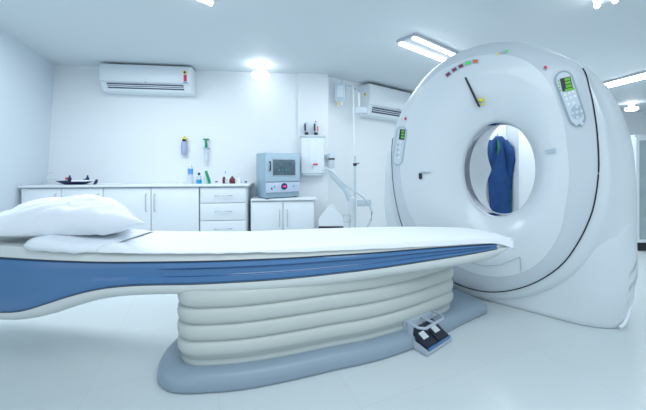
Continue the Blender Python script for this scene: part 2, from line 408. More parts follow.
def tp(px, o, z): p = nearp(px) + inward(px) * o; p.z = z; return p
def tray_z(px): return interp([-90, 0, 100, 300, 420, 470, 497, 513], [.688, .678, .662, .660, .656, .650, .645, .64], px)
# top shell
rings = []
for px in NOSE:
    W = width(px); zl = zat(LINE, px); zt = tray_z(px); zt = max(zt, zl + .004)
    rings.append([tp(px, .002, zl), tp(px, .006, zl + (zt - zl) * .5), tp(px, .018, zt - .003), tp(px, .03, zt), tp(px, W / 2, zt - .01), tp(px, W - .03, zt), tp(px, W - .018, zt - .003), tp(px, W - .006, zl + (zt - zl) * .5), tp(px, W - .002, zl)])
MB().loft(rings, close=True, cap0=True, cap1=True).build('table_top', BEIGE, table, 50)
# lower shell
rings = []
for px in NOSE:
    W = width(px); zl = zat(LINE, px) - .001; zb = min(zat(BBOT, px), zl - .004); zs = min(zat(SBOT, px), zb - .004); k = zb - zs
    half = [(.012, zl), (.012, zb + .002), (.0, zb), (-.004, zb - .25 * k), (.002, zb - .6 * k), (.02, zb - .9 * k), (.05, zs), (.12, zs + .004)]
    r = [tp(px, o, z) for o, z in half] + [tp(px, W - o, z) for o, z in half[::-1]]
    rings.append(r)
MB().loft(rings, close=True, cap0=True, cap1=True).build('table_shell', BEIGE, table, 50)
# blue bands, near and far
for side in (0, 1):
    rings = []
    for px in STA:
        W = width(px); zl = zat(LINE, px) - .006; zb = zat(BBOT, px) + .002; h = zl - zb; g_ = min(1, max(0, (px - 120) / 70.0)) * .6 + .0
        if px > 486: zb += (px - 486) * .0015
        prof = [(.013, zl), (.004, zl - .03 * h), (-.001, zl - .12 * h), (-.002, zl - .26 * h), (-.002 + .006 * g_, zl - .31 * h), (.001 + .005 * g_, zl - .60 * h), (-.003, zl - .68 * h), (-.003, zl - .90 * h), (.003, zb), (.013, zb)]
        rings.append([tp(px, (o if side == 0 else W - o), z) for o, z in prof])
    MB().loft(rings, close=True, cap0=True, cap1=True).build('side_band', BLUE, table, 25, 'blue side band')
for side in (0, 1):
    MB().tube([tp(px, (.002 if side == 0 else width(px) - .002), zat(LINE, px) - .003) for px in STA], .0032, 6).build('trim_line', DARK, table, 60)
    MB().tube([tp(px, (-.001 if side == 0 else width(px) + .001), zat(BBOT, px)) for px in STA], .0018, 6).build('trim_line', DARK, table, 60)

for fr, dd in ((.31, .0), (.64, .012)):
    MB().tube([tp(px, .0035 - min(.004, (px - 150) * .0002), zat(LINE, px) - .006 - fr * (zat(LINE, px) - .006 - zat(BBOT, px))) for px in range(156, 496, 5)], .0022, 6).build('band_groove', mat('groove_blue', (.02, .07, .2), .3), table, 60)
# pedestal path
BN = [(-1.15, 1.43), (-.9, 1.435), (-.62, 1.452), (-.4075, 1.475), (-.169, 1.54), (.059, 1.618), (.31, 1.70), (.595, 1.84), (1.0, 2.11), (1.29, 2.295)]
def resample(P, n):
    P = [Vector((x, y, 0)) for x, y in P]; xs = [0]
    for a, b in zip(P, P[1:]): xs.append(xs[-1] + (b - a).length)
    return [Vector((interp(xs, [p.x for p in P], xs[-1] * k / n), interp(xs, [p.y for p in P], xs[-1] * k / n), 0)) for k in range(n + 1)], xs[-1]
BC, _ = resample(BN, 80)
HB = .275
ctr = []
for i, p in enumerate(BC):
    t = (BC[min(i + 2, 80)] - BC[max(i - 2, 0)]).normalized(); ctr.append(p + Vector((-t.y, t.x, 0)) * HB)
cl = [0]
for a, b in zip(ctr, ctr[1:]): cl.append(cl[-1] + (b - a).length)
def cpt(s):
    p = Vector((interp(cl, [q.x for q in ctr], s), interp(cl, [q.y for q in ctr], s), 0))
    q = Vector((interp(cl, [q.x for q in ctr], s + .02), interp(cl, [q.y for q in ctr], s + .02), 0)); t = (q - p).normalized()
    return p, Vector((-t.y, t.x, 0))
def stad(s0, s1, H, ins, z, RL=None, RR=None, n=48, hfun=None):
    a, b = s0 + ins, s1 - ins; h = H - ins; RL = (RL or H) ; RR = (RR or H); near, far = [], []
    for k in range(n + 1):
        s = a + (b - a) * (1 - math.cos(math.pi * k / n)) / 2
        hh = h
        if s - a < RL: hh *= max(0, 1 - (1 - (s - a) / RL) ** 2.4) ** (1 / 2.4)
        if b - s < RR: hh *= max(0, 1 - (1 - (b - s) / RR) ** 2.4) ** (1 / 2.4)
        hh *= hfun(s) if hfun else 1
        p, N = cpt(s); near.append(p - N * hh + Vector((0, 0, z))); far.append(p + N * hh + Vector((0, 0, z)))
    return near + far[::-1][1:-1]
sL = next(s for s in [i * .002 for i in range(2000)] if cpt(s)[0].x > -.90)
sE = cl[-1]
sB = next(s for s in [i * .002 for i in range(2000)] if cpt(s)[0].x > .80)
base = MB().loft([stad(sL, sE, HB, i, z, .25, .06) for i, z in [(.012, 0), (.003, .006), (0, .02), (.003, .05), (.012, .072), (.03, .084), (.055, .09), (.12, .09)]], cap0=True, cap1=True).build('pedestal_base', BASEM, table, 50, 'grey-blue rounded floor base')
# bellows
prof = []
zs = [(.09, .0), (.10, .0), (.105, .006), (.115, .006), (.12, .0), (.135, .0)]
zlev = [.135, .215, .30, .385, .47]
for a, b in zip(zlev, zlev[1:]):
    for k in range(1, 9):
        q = k / 8; zs.append((a + (b - a) * q, -(math.sin(math.pi * q) ** .5) * .018 + (0.004 if k == 8 else 0)))
def bell(i, z):  return stad(sL + .10, sB + .12, HB - .065, i + .014, z, .17, .17)
MB().loft([bell(i, z) for z, i in zs], cap0=True, cap1=True).build('bellows', BELLOW, table, 70, 'cream ribbed bellows')
for zz in (.098, .117):
    loop = stad(sL + .10, sB + .12, HB - .065, .012, zz, .17, .17)
    MB().tube(loop + loop[:1], .0016, 4, cap=False).build('bellows_edge', GREYP, table, 60)
# foot pedal on the near side of the base
fp0, fp1 = atz(407, 354.5, 0), atz(445, 331.5, 0)
fd = (fp1 - fp0); fd.z = 0; fd.normalize(); frz = math.atan2(fd.y, fd.x)
FM = Matrix.Translation(Vector(((fp0.x + fp1.x) / 2, (fp0.y + fp1.y) / 2, 0))) @ Matrix.Rotation(frz, 4, 'Z') @ Matrix.Translation((0, -.03, 0))
FWD = .135
bk = MB(FM).box(-FWD, FWD, .075, .12, .004, .15, .006).build('foot_pedal_bracket', BASED, table, 40)
MB(FM).box(-FWD, FWD, -.06, .10, .004, .024, .006).build('tray', BASED, bk, 40)
MB(FM).prism([(-FWD, -.055, .02), (-FWD, .09, .02), (-FWD, .09, .15), (-FWD, .04, .15), (-FWD, .05, .055), (-FWD, -.05, .035)], [(-FWD + .012, -.055, .02), (-FWD + .012, .09, .02), (-FWD + .012, .09, .15), (-FWD + .012, .04, .15), (-FWD + .012, .05, .055), (-FWD + .012, -.05, .035)]).build('side_cheek', BASED, bk, 0)
MB(FM).prism([(FWD, -.055, .02), (FWD, .09, .02), (FWD, .09, .05), (FWD, -.05, .035)], [(FWD - .012, -.055, .02), (FWD - .012, .09, .02), (FWD - .012, .09, .05), (FWD - .012, -.05, .035)]).build('side_cheek', BASED, bk, 0)
MB(FM).tube([(-FWD + .006, .08, .145), (-FWD + .008, .005, .142), (-FWD + .04, -.02, .138), (FWD - .04, -.02, .138), (FWD - .01, 0, .142), (FWD - .006, .08, .145)], .0085, 8).build('guard_bar', BASED, bk, 60)
MB(FM).box(-.008, .008, -.015, .08, .136, .148, .002).build('guard_rib', BASED, bk, 40)
for x0, x1 in ((-FWD + .018, -.006), (.006, FWD - .018)):
    pd = MB(FM).prism([(x0, -.045, .025), (x1, -.045, .025), (x1, .07, .025), (x0, .07, .025)], [(x0, -.045, .042), (x1, -.045, .042), (x1, .07, .10), (x0, .07, .10)]).build('pedal', RUBBER, bk, 0, 'black rubber foot pedal')
    xm = (x0 + x1) / 2
    MB(FM).prism([(xm - .026, -.005, .06), (xm + .026, -.005, .06), (xm + .026, .035, .08), (xm - .026, .035, .08)], [(xm - .026, -.005, .0645), (xm + .026, -.005, .0645), (xm + .026, .035, .0845), (xm - .026, .035, .0845)]).build('pedal_symbol', WPLAST, pd, 0)
MB(FM).box(-FWD + .02, FWD - .012, -.058, -.047, .024, .040, .003).build('edge_strip', BLUE, bk, 40)

# ------------------------------------------------------------------ sheet, pillow, folded cloth
def nz(x, y, z=0): return noise.noise(Vector((x, y, z)))
rings = []
for k in range(150):
    px = 97 + (514 - 97) * k / 149
    W = width(min(px, 513)); q = min(1, max(0, (px - 488) / 26)); zt = tray_z(px) + .016 - .012 * q ** 2 + 0 * (lambda t: t * t * (3 - 2 * t))(max(0, min(1, (138 - px) / 26))) * (max(0, min(1, (px - 95) / 14)) ** .6) 
    zb_near = CAMZ - (interp([97, 112, 140, 180, 220, 290, 378, 466, 497, 514], [247, 246.2, 247, 250, 250.6, 252, 248.6, 244.4, 243.5, 249], px) - HY) * interp(*DEP, px) / F
    wob = nz(px * .05, 1.3) * .004
    zb = zb_near + wob; r = []
    lead = max(0, (112 - px) / 15)
    zb = min(zb, zt - .014); bb = .030 * (lambda t: t * t * (3 - 2 * t))(max(0, min(1, (138 - px) / 26))) * (max(0, min(1, (px - 95) / 14)) ** .6); zt += bb; sect = [(-.006 + nz(px * .08, 5) * .003, zb), (-.005, min(zb, zt - .012) + .003), (-.001, zb + (zt - zb) * .7), (.010, zt - .006), (.03, zt)]
    for j in range(1, 14): sect.append((.03 + (W - .06) * j / 14, zt - bb * min(1, j / 4) + 0 * math.sin(math.pi * min(1, j / 9)) + nz(px * .035, j * .5, 2) * .004 + nz(px * .011, j * .25, 4) * .003))
    zt -= bb; sect += [(W - .03, zt), (W - .008, zt - .008), (W + .002, zt - .04), (W + .004, zt - .07)]
    rings.append([tp(px, o, z) for o, z in sect])
sh = MB().loft(rings, close=False)
# close the end nose
sho = sh.build('bed_sheet', LINEN, None, 80)
tag(sho, 'long white sheet spread over the top of the patient table', 'sheet')
so = sho.modifiers.new('th', 'SOLIDIFY'); so.thickness = .004; so.offset = -1

# folded cloth under the pillow
rings = []
for k in range(60):
    px = 20 + (101 - 20) * k / 59; zt0 = tray_z(px); e = min(1, (px - 20) / 12, (101.5 - px) / 26) ; e = max(.05, e) ** .5
    th = (.042 + .008 * math.sin((px - 20) * .09)) * e ** .5 + nz(px * .12, 3) * .004; zb = zt0 - .012 + (1 - e) * .012
    r = [(-.004 + (1 - e) * .03, zb + .004 + nz(px * .1, 7) * .004), (.0 + (1 - e) * .03, zt0 + th * .35), (.010 + (1 - e) * .03, zt0 + th * .7), (.035, zt0 + th), (.12, zt0 + th), (.26, zt0 + th), (.38, zt0 + th), (.42, zt0 + th * .6), (.43, zt0 + .002)]
    rings.append([tp(px, o, z) for o, z in r])
mc = MB().loft(rings, close=False)
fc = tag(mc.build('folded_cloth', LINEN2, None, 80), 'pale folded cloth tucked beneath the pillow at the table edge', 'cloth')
sm = fc.modifiers.new('th', 'SOLIDIFY'); sm.thickness = .006; sm.offset = 1
# pillow
NU, NV = 56, 36
mp = MB()
def pil(u, v, side):
    pinch = 1 - .10 * (1 - abs(u) ** 2) * abs(v) ** 3
    x = -1.52 + .55 * u * (1 - .06 * (1 - v * v) * abs(u) ** 4)
    if u > 0: x -= .32 * u * (v + 1) / 2; x += .035 * max(0, u - .7) / .3 * max(0, -v - .5) / .5
    y = 1.845 + .225 * v * (1 - .10 * (1 - u * u)) - .02 * u
    nearz = interp([-1, -.5, -.1, .2, .5, 1], [.70, .725, .765, .80, .805, .805], u); farz = .775
    seamz = nearz + (farz - nearz) * (v + 1) / 2
    puff = (max(0, 1 - abs(u) ** 2.6) ** .62) * (max(0, 1 - abs(v) ** 2.4) ** .55)
    wr = nz(u * 2.2 + 3, v * 1.5, side) * .026 * puff + nz(u * 6, v * 5, side) * .016 * puff ** .5 * (1 - puff ** 3) + nz(u * 5, v * 4, 2) * .010 * (1 - puff) + (abs(nz(u * 3 - v * 2, v * 2.5 + u * 1.5, 5)) ** .7) * -.045 * puff + nz(u * 1.2 + v * 3.2, u * .5, 8) * .012 * puff
    if side > 0: z = seamz + .158 * puff * (1 - .16 * u) + wr
    else: z = max(seamz - .10 * puff + wr, min(.722, seamz))
    return (x, y, z)
for side in (1, -1):
    mp.loft([[pil(-1 + 2 * i / NU, -1 + 2 * j / NV, side) for j in range(NV + 1)] for i in range(NU + 1)], close=False)
pw = tag(mp.build('pillow', LINEN, None, 80), 'plump white pillow lying at the head of the patient table', 'pillow')

# ------------------------------------------------------------------ counter cabinets
HN = .52   # cabinet depth
def cabinet_run(name, label, px0, px1, ztop, off, cols, handles, drawers=None, group=None):
    x0, x1 = W1.x(px0, off), W1.x(px1, off)
    root = thing(name, label, 'cabinet', W1.w((x0 + x1) / 2, off / 2 + .01, 0), W1.rz, group)
    T = W1.M
    MB(T).box(x0, x1, -off + .02, -(.075 if px0 > 250 else .012), .08, ztop - .03, .002).build('carcass', WHITE, root, 30)
    MB(T).box(x0 + .01, x1 - .01, -off + .07, -.08, 0, .08).build('plinth', LGREY, root, 30)
    return root, T
def handle(T, parent, xa, za, xb, zb, off):
    d = Vector((xb - xa, 0, zb - za)).normalized() * .012
    m = MB(T); y = -off - .028
    m.tube([(xa, -off, za), (xa, y + .006, za), (xa + d.x * .5, y, za + d.z * .5), (xb - d.x * .5, y, zb - d.z * .5), (xb, y + .006, zb), (xb, -off, zb)], .005, 8)
    m.build('handle', STEEL, parent, 60)
OFF1 = .50; ZT1 = .875
labs = [((21, 61), (56.5, 's'), 'white base cabinet with one door, standing in the corner at the left wall'),
        ((61, 103), (98.7, 's'), 'white one-door base cabinet directly behind the pillow and tray of instruments'),
        ((103, 199), (146.5, 155), 'wide white base cabinet whose two doors have handles side by side')]
def zpx(py, off, px): return W1.at(px, py, off)[1]
for (a, b), hs, lab in labs:
    root, T = cabinet_run('base_cabinet', lab, a, b, ZT1, OFF1 - .02, None, None, group=None)
    o = OFF1
    splits = [a, b] if hs[1] == 's' else [a, 151, b]
    hx = [hs[0]] if hs[1] == 's' else list(hs)
    for (p, q), h in zip(zip(splits, splits[1:]), hx):
        x0, x1 = W1.x(p, o) + .004, W1.x(q, o) - .004
        dr = MB(T).box(x0, x1, -o, -o + .018, .10, ZT1 - .045, .003).build('door', WHITE, root, 30)
        handle(T, dr, W1.x(h, o), zpx(194, o, h), W1.x(h, o), zpx(211, o, h), o)
root, T = cabinet_run('drawer_cabinet', 'white drawer cabinet with stacked steel-handled drawers at right end of long counter', 199.5, 247, ZT1, OFF1 - .02, None, None)
x0, x1 = W1.x(200, OFF1) + .004, W1.x(246, OFF1) - .004
zs_ = [ZT1 - .045, zpx(203, OFF1, 223), zpx(220.5, OFF1, 223), zpx(238, OFF1, 223), .10]
for a, b in zip(zs_, zs_[1:]):
    dr = MB(T).box(x0, x1, -OFF1, -OFF1 + .018, b + .004, a - .004, .003).build('drawer', WHITE, root, 30)
    zm = a - (zs_[0] - zs_[1]) * .52
    handle(T, dr, W1.x(215, OFF1), zm, W1.x(232, OFF1), zm, OFF1)
ct = MB(W1.M).box(W1.x(18, .53), W1.x(249.5, .53), -.53, -.004, ZT1 - .03, ZT1, .005).build('countertop', WHITE, None, 30)
tag(ct, 'long white countertop over the row of base cabinets along the back wall', 'countertop')
ZT2 = .665; OFF2 = .48
xa2, xb2 = W1.x(250.5, OFF2), W1.x(314.5, OFF2)
root, T = cabinet_run('base_cabinet', 'low white two-door cabinet under the grey laboratory oven', 250.5, 314.5, ZT2, OFF2 - .02, None, None)
xm = W1.x(283, OFF2)
for (p, q), h in zip([(251, 283), (283, 314)], (279.6, 287.2)):
    dr = MB(T).box(W1.x(p, OFF2) + .004, W1.x(q, OFF2) - .004, -OFF2, -OFF2 + .018, .10, ZT2 - .045, .003).build('door', WHITE, root, 30)
    handle(T, dr, W1.x(h, OFF2), zpx(209.5, OFF2, h), W1.x(h, OFF2), zpx(226.5, OFF2, h), OFF2)
ct = MB(W1.M).box(W1.x(250.5, .5), W1.x(317, .5), -.50, -.07, ZT2 - .03, ZT2, .005).build('countertop', WHITE, None, 30)
tag(ct, 'short lower white countertop beneath the grey laboratory oven', 'countertop')

# ------------------------------------------------------------------ laboratory oven
o = .44
ox0, ox1 = W1.x(263.5, o), W1.x(301.5, o); oz0, oz1 = ZT2 + .012, zpx(153, o, 283)
ov = thing('laboratory_oven', 'pale blue-grey laboratory oven with dark window and red display on the low cabinet', 'oven', W1.w((ox0 + ox1) / 2, .26, ZT2), W1.rz)
_c = Vector(((ox0 + ox1) / 2, -.41, 0)); T = W1.M @ Matrix.Translation(_c) @ Matrix.Rotation(math.radians(27), 4, 'Z') @ Matrix.Translation(-_c); OH = oz1 - oz0; OW = ox1 - ox0
MB(T).box(ox0, ox1, -o + .02, -.07, oz0, oz1, .01).build('case', mat('oven_case', (.33, .47, .57), .4), ov, 40)
def oz(f): return oz1 - OH * f
MB(T).box(ox0 + .004, ox1 - .004, -o, -o + .03, oz(.64), oz1 - .004, .006).build('oven_door', OVEN, ov, 40)
dd = MB(T).box(ox0 + .09, ox1 - .07, -o - .006, -o + .004, oz(.53), oz(.12), .004).build('window_frame', GREYP, ov, 40)
wn = MB(T).box(ox0 + .105, ox1 - .085, -o - .009, -o - .002, oz(.50), oz(.15), .002).build('window_pane', OVENG, ov, 40)
for k in range(3): MB(T).box(ox0 + .19 + k * .055, ox0 + .205 + k * .055, -o - .012, -o - .008, oz(.39), oz(.365)).build('indicator_glow', TEAL, wn, 0)
MB(T).tube([(ox0 + .055, -o, oz(.20)), (ox0 + .05, -o - .035, oz(.22)), (ox0 + .048, -o - .04, oz(.30)), (ox0 + .05, -o - .035, oz(.38)), (ox0 + .055, -o, oz(.40))], .010, 8).build('handle', BLACK, ov, 60)
pn = MB(T).box(ox0 + .004, ox1 - .004, -o - .002, -o + .02, oz(.88), oz(.66), .004).build('control_strip', OVENP, ov, 40)
xc, zc = W1.at(283.2, 186.4, o + .004)
MB(T).lathe(xc, zc, [(.048, -o - .002), (.048, -o - .010), (.042, -o - .014)], 20, 'Y').build('display_bezel', NAVY, pn, 40)
MB(T).box(xc - .028, xc + .028, -o - .018, -o - .012, zc - .013, zc + .013, .003).build('display_screen', PINK, pn, 40)
for px_, m in ((272.5, TEAL), (293.8, TEAL), (269.5, NAVY)):
    xq, zq = W1.at(px_, 186.4 if m is TEAL else 188.2, o); MB(T).box(xq - .008, xq + .008, -o - .012, -o, zq - .014, zq + .014, .003).build('switch', m, pn, 40)
for xx in (ox0 + .02, ox1 - .06):
    for yy in (-o + .04, -.2): MB(T).box(xx, xx + .04, yy, yy + .04, ZT2, oz0 + .002).build('foot', BLACK, ov, 0)

# ------------------------------------------------------------------ bottles and small things on the counter
def cpos(px, off=.33): return W1.x(px, off)
S1 = 4.15 / F     # metres per pixel at the counter
def local_thing(name, label, cat, px, off, z, group=None):
    x = cpos(px, off); r = thing(name, label, cat, W1.w(x, off, z), W1.rz, group); return r, x
def jar(px, off, z, parts, name, label, cat, group=None, n=18):
    r, x = local_thing(name, label, cat, px, off, z, group)
    for pn_, m, prof in parts: MB(W1.M).lathe(x, -off, [(rr, z + h) for rr, h in prof], n).build(pn_, m, r, 40)
    return r, x
jar(190.4, .25, ZT1, [('bottle_body', CLEAR, [(.034, 0), (.037, .01), (.037, .20), (.030, .235), (.014, .255), (.014, .262)]), ('label_band', LBLUE, [(.0378, .135), (.0378, .215)]), ('cap', WPLAST, [(.018, .255), (.018, .295), (.012, .30)])], 'bottle', 'tall clear bottle with a bright blue label on the counter', 'bottle')
jar(199, .27, ZT1, [('bottle_body', CLEAR, [(.036, .055), (.037, .07), (.030, .10), (.013, .125), (.013, .132)]), ('liquid', CBLUE, [(.037, 0), (.038, .006), (.038, .055)]), ('cap', NAVY, [(.017, .125), (.017, .155), (.014, .158)])], 'bottle', 'short squat bottle of bright blue liquid with navy cap', 'bottle')
r, x = jar(206.3, .30, ZT1, [('bottle_body', mat('pale_green_plastic', (.55, .74, .66), .3), [(.036, 0), (.040, .008), (.040, .09), (.022, .13), (.013, .16)]), ('neck_cap', GREEN, [(.018, .15), (.018, .185)])], 'spray_bottle', 'white and green trigger spray bottle standing on the counter', 'bottle')
MB(W1.M).prism([(x - .02, -.315, ZT1 + .185), (x + .03, -.315, ZT1 + .185), (x + .02, -.315, ZT1 + .22), (x - .02, -.315, ZT1 + .22)], [(x - .02, -.285, ZT1 + .185), (x + .03, -.285, ZT1 + .185), (x + .02, -.285, ZT1 + .22), (x - .02, -.285, ZT1 + .22)]).build('trigger_head', WPLAST, r, 0)
MB(W1.M).tube([(x + .01, -.36, ZT1 + .17), (x + .030, -.37, ZT1 + .13), (x + .052, -.37, ZT1 + .06), (x + .062, -.36, ZT1 + .004)], [.018, .02, .02, .017], 8).build('green_sleeve', GREEN, r, 60)
jar(216.5, .33, ZT1, [('jar_body', WPLAST, [(.016, 0), (.018, .02)]), ('lid', BROWN, [(.017, .02), (.017, .034), (.012, .036)])], 'jar', 'tiny jar with dark lid standing alone right of the green spray bottle', 'jar')
jar(224, .30, ZT1, [('bottle_body', BROWN, [(.020, 0), (.022, .01), (.022, .075), (.010, .095), (.010, .11)]), ('cap', WPLAST, [(.013, .10), (.013, .12)])], 'bottle', 'narrow dark brown bottle beside the thin blue-tipped pen', 'bottle')
jar(232.3, .30, ZT1, [('bottle_body', BROWN, [(.038, .0), (.042, .015), (.042, .055), (.030, .078), (.012, .09)]), ('cap', BROWN, [(.015, .085), (.015, .105)])], 'bottle', 'wide squat dark brown bottle near right end of the counter', 'bottle')
r, x = jar(226.3, .36, ZT1, [('cup_body', CLEAR, [(.018, 0), (.021, .07)])], 'beaker', 'small clear beaker holding a thin pen in front of brown bottle', 'cup')
pb = MB(W1.M).tube([(x, -.36, ZT1 + .01), (x - .006, -.36, ZT1 + .13), (x - .01, -.36, ZT1 + .15)], .005, 6).build('pen', WPLAST, None, 60); tag(pb, 'thin upright pen with blue tip standing in the small beaker', 'pen')
MB(W1.M).tube([(x - .0095, -.36, ZT1 + .145), (x - .012, -.36, ZT1 + .18)], .007, 6).build('pen_tip', LBLUE, pb, 60)
r, x = jar(239.2, .30, ZT1, [('bottle_body', WPLAST, [(.040, 0), (.042, .012), (.030, .05), (.010, .085), (.007, .12)]), ('tip', YELP, [(.007, .118), (.004, .145)])], 'dropper_bottle', 'conical white dropper bottle with thin yellow tip', 'bottle')
jar(245.8, .40, ZT1, [('jar_body', LGREY, [(.016, 0), (.018, .018)]), ('lid', NAVY, [(.018, .018), (.018, .035), (.013, .037)])], 'jar', 'tiny grey jar with navy lid at the very end of the long counter', 'jar')
# tray with instruments
r, x = local_thing('instrument_tray', 'shallow dark tray with white liner on the counter behind the pillow', 'tray', 75, .3, ZT1)
T = W1.M; xl, xr = cpos(60, .33), cpos(90, .33)
def tr(s, z, f=1.0): return [(xl + s + .0, -.42 + s, z), (xr - s * f, -.42 + s, z), (xr - s * f, -.22 - s, z), (xl + s, -.22 - s, z)]
MB(T).loft([tr(.075, ZT1), tr(.06, ZT1 + .008), tr(.0, ZT1 + .052), tr(.006, ZT1 + .052), tr(.06, ZT1 + .016)], cap0=True, cap1=True).build('tray_body', NAVY, r, 0)
MB(T).box(xl + .20, xr + .005, -.43, -.21, ZT1 + .042, ZT1 + .062, .006).build('tray_liner', PAPER, r, 40)
for px_, m2, lab in ((69.8, ORNG, 'small dark bottle with orange label standing at left in the tray'), (87.6, BLACK, 'small dark bottle with outstretched nozzle standing at right in the tray')):
    rb, xb = local_thing('bottle', lab, 'bottle', px_, .31, ZT1 + .05)
    MB(T).lathe(xb, -.31, [(.020, ZT1 + .035), (.022, ZT1 + .05), (.020, ZT1 + .09), (.010, ZT1 + .10), (.010, ZT1 + .125)], 14).build('bottle_body', NAVY, rb, 40)
    MB(T).box(xb - .045, xb - .016, -.33, -.30, ZT1 + (.062 if m2 is ORNG else .062), ZT1 + (.10 if m2 is ORNG else .075), .003).build('label_band' if m2 is ORNG else 'nozzle', m2, rb, 40)
xb = cpos(95.5, .36)
kk = MB(T).prism([(xb - .02, -.38, ZT1), (xb + .015, -.38, ZT1), (xb + .028, -.38, ZT1 + .07), (xb + .01, -.38, ZT1 + .065)], [(xb - .02, -.35, ZT1), (xb + .015, -.35, ZT1), (xb + .028, -.35, ZT1 + .07), (xb + .01, -.35, ZT1 + .065)]).build('clip', NAVY, None, 0)
tag(kk, 'small dark blue clip standing just right of the instrument tray', 'clip')
pp = MB(T).box(cpos(101, .3), cpos(124, .3), -.42, -.2, ZT1 + .001, ZT1 + .012, .003).build('paper_pad', PAPER, None, 30); tag(pp, 'thin white pad of paper lying flat on the counter', 'paper')
xs_ = cpos(46, .3)
fs = MB(T); fs.tube([(xs_ - .06, -.3, ZT1 + .006), (xs_ - .02, -.3, ZT1 + .09), (xs_ + .03, -.3, ZT1 + .155), (xs_ + .075, -.3, ZT1 + .165)], .005, 6); fs.tube([(xs_ - .03, -.3, ZT1 + .075), (xs_ + .16, -.3, ZT1 + .065), (xs_ + .19, -.3, ZT1 + .006)], .004, 6)
fs.tube([(xs_ - .06, -.24, ZT1 + .005), (xs_ - .06, -.36, ZT1 + .005)], .005, 6)
tag(fs.build('wire_stand', LGREY, None, 60), 'thin bent grey wire stand at the left end of the counter', 'stand')
# wall holders
x, z = W1.at(184, 146, .06)
hd = thing('soap_dispenser', 'violet hanging dispenser bottle with yellow top fixed to the wall', 'dispenser', W1.w(x, .02, z - .14), W1.rz)
MB(T).lathe(x, -.055, [(.030, z - .135), (.044, z - .12), (.046, z + .0), (.040, z + .05), (.018, z + .075)], 18).build('bottle_body', VIOL, hd, 40)
MB(T).lathe(x, -.055, [(.027, z + .07), (.027, z + .10)], 14).build('collar', BLACK, hd, 40)
MB(T).box(x - .02, x + .045, -.075, -.035, z + .10, z + .118, .004).build('pump_top', YELP, hd, 40)
MB(T).box(x - .008, x + .016, -.07, -.04, z + .118, z + .145, .003).build('pump_button', YELP, hd, 40)
MB(T).box(x - .03, x + .03, -.03, -.002, z - .05, z + .07, .004).build('wall_bracket', WPLAST, hd, 40)
x, z = W1.at(206, 146, .06)
hd = thing('soap_dispenser', 'clear hanging dispenser bottle with dark green trigger fixed to the wall', 'dispenser', W1.w(x, .02, z - .26), W1.rz)
MB(T).lathe(x, -.055, [(.030, z - .25), (.034, z - .24), (.034, z - .05), (.020, z - .02)], 18).build('bottle_body', CLEAR, hd, 40)
MB(T).box(x - .05, x + .05, -.09, -.004, z - .035, z - .028).build('shelf_plate', GREYP, hd, 0)
MB(T).tube([(x, -.055, z - .03), (x, -.055, z + .03), (x - .008, -.055, z + .09)], [.024, .018, .012], 10).build('trigger', GREEN, hd, 60)
MB(T).box(x - .045, x + .05, -.07, -.04, z + .095, z + .112, .004).build('nozzle', GREEN, hd, 40)
MB(T).box(x - .03, x + .03, -.03, -.002, z - .06, z + .10, .004).build('wall_bracket', WPLAST, hd, 40)

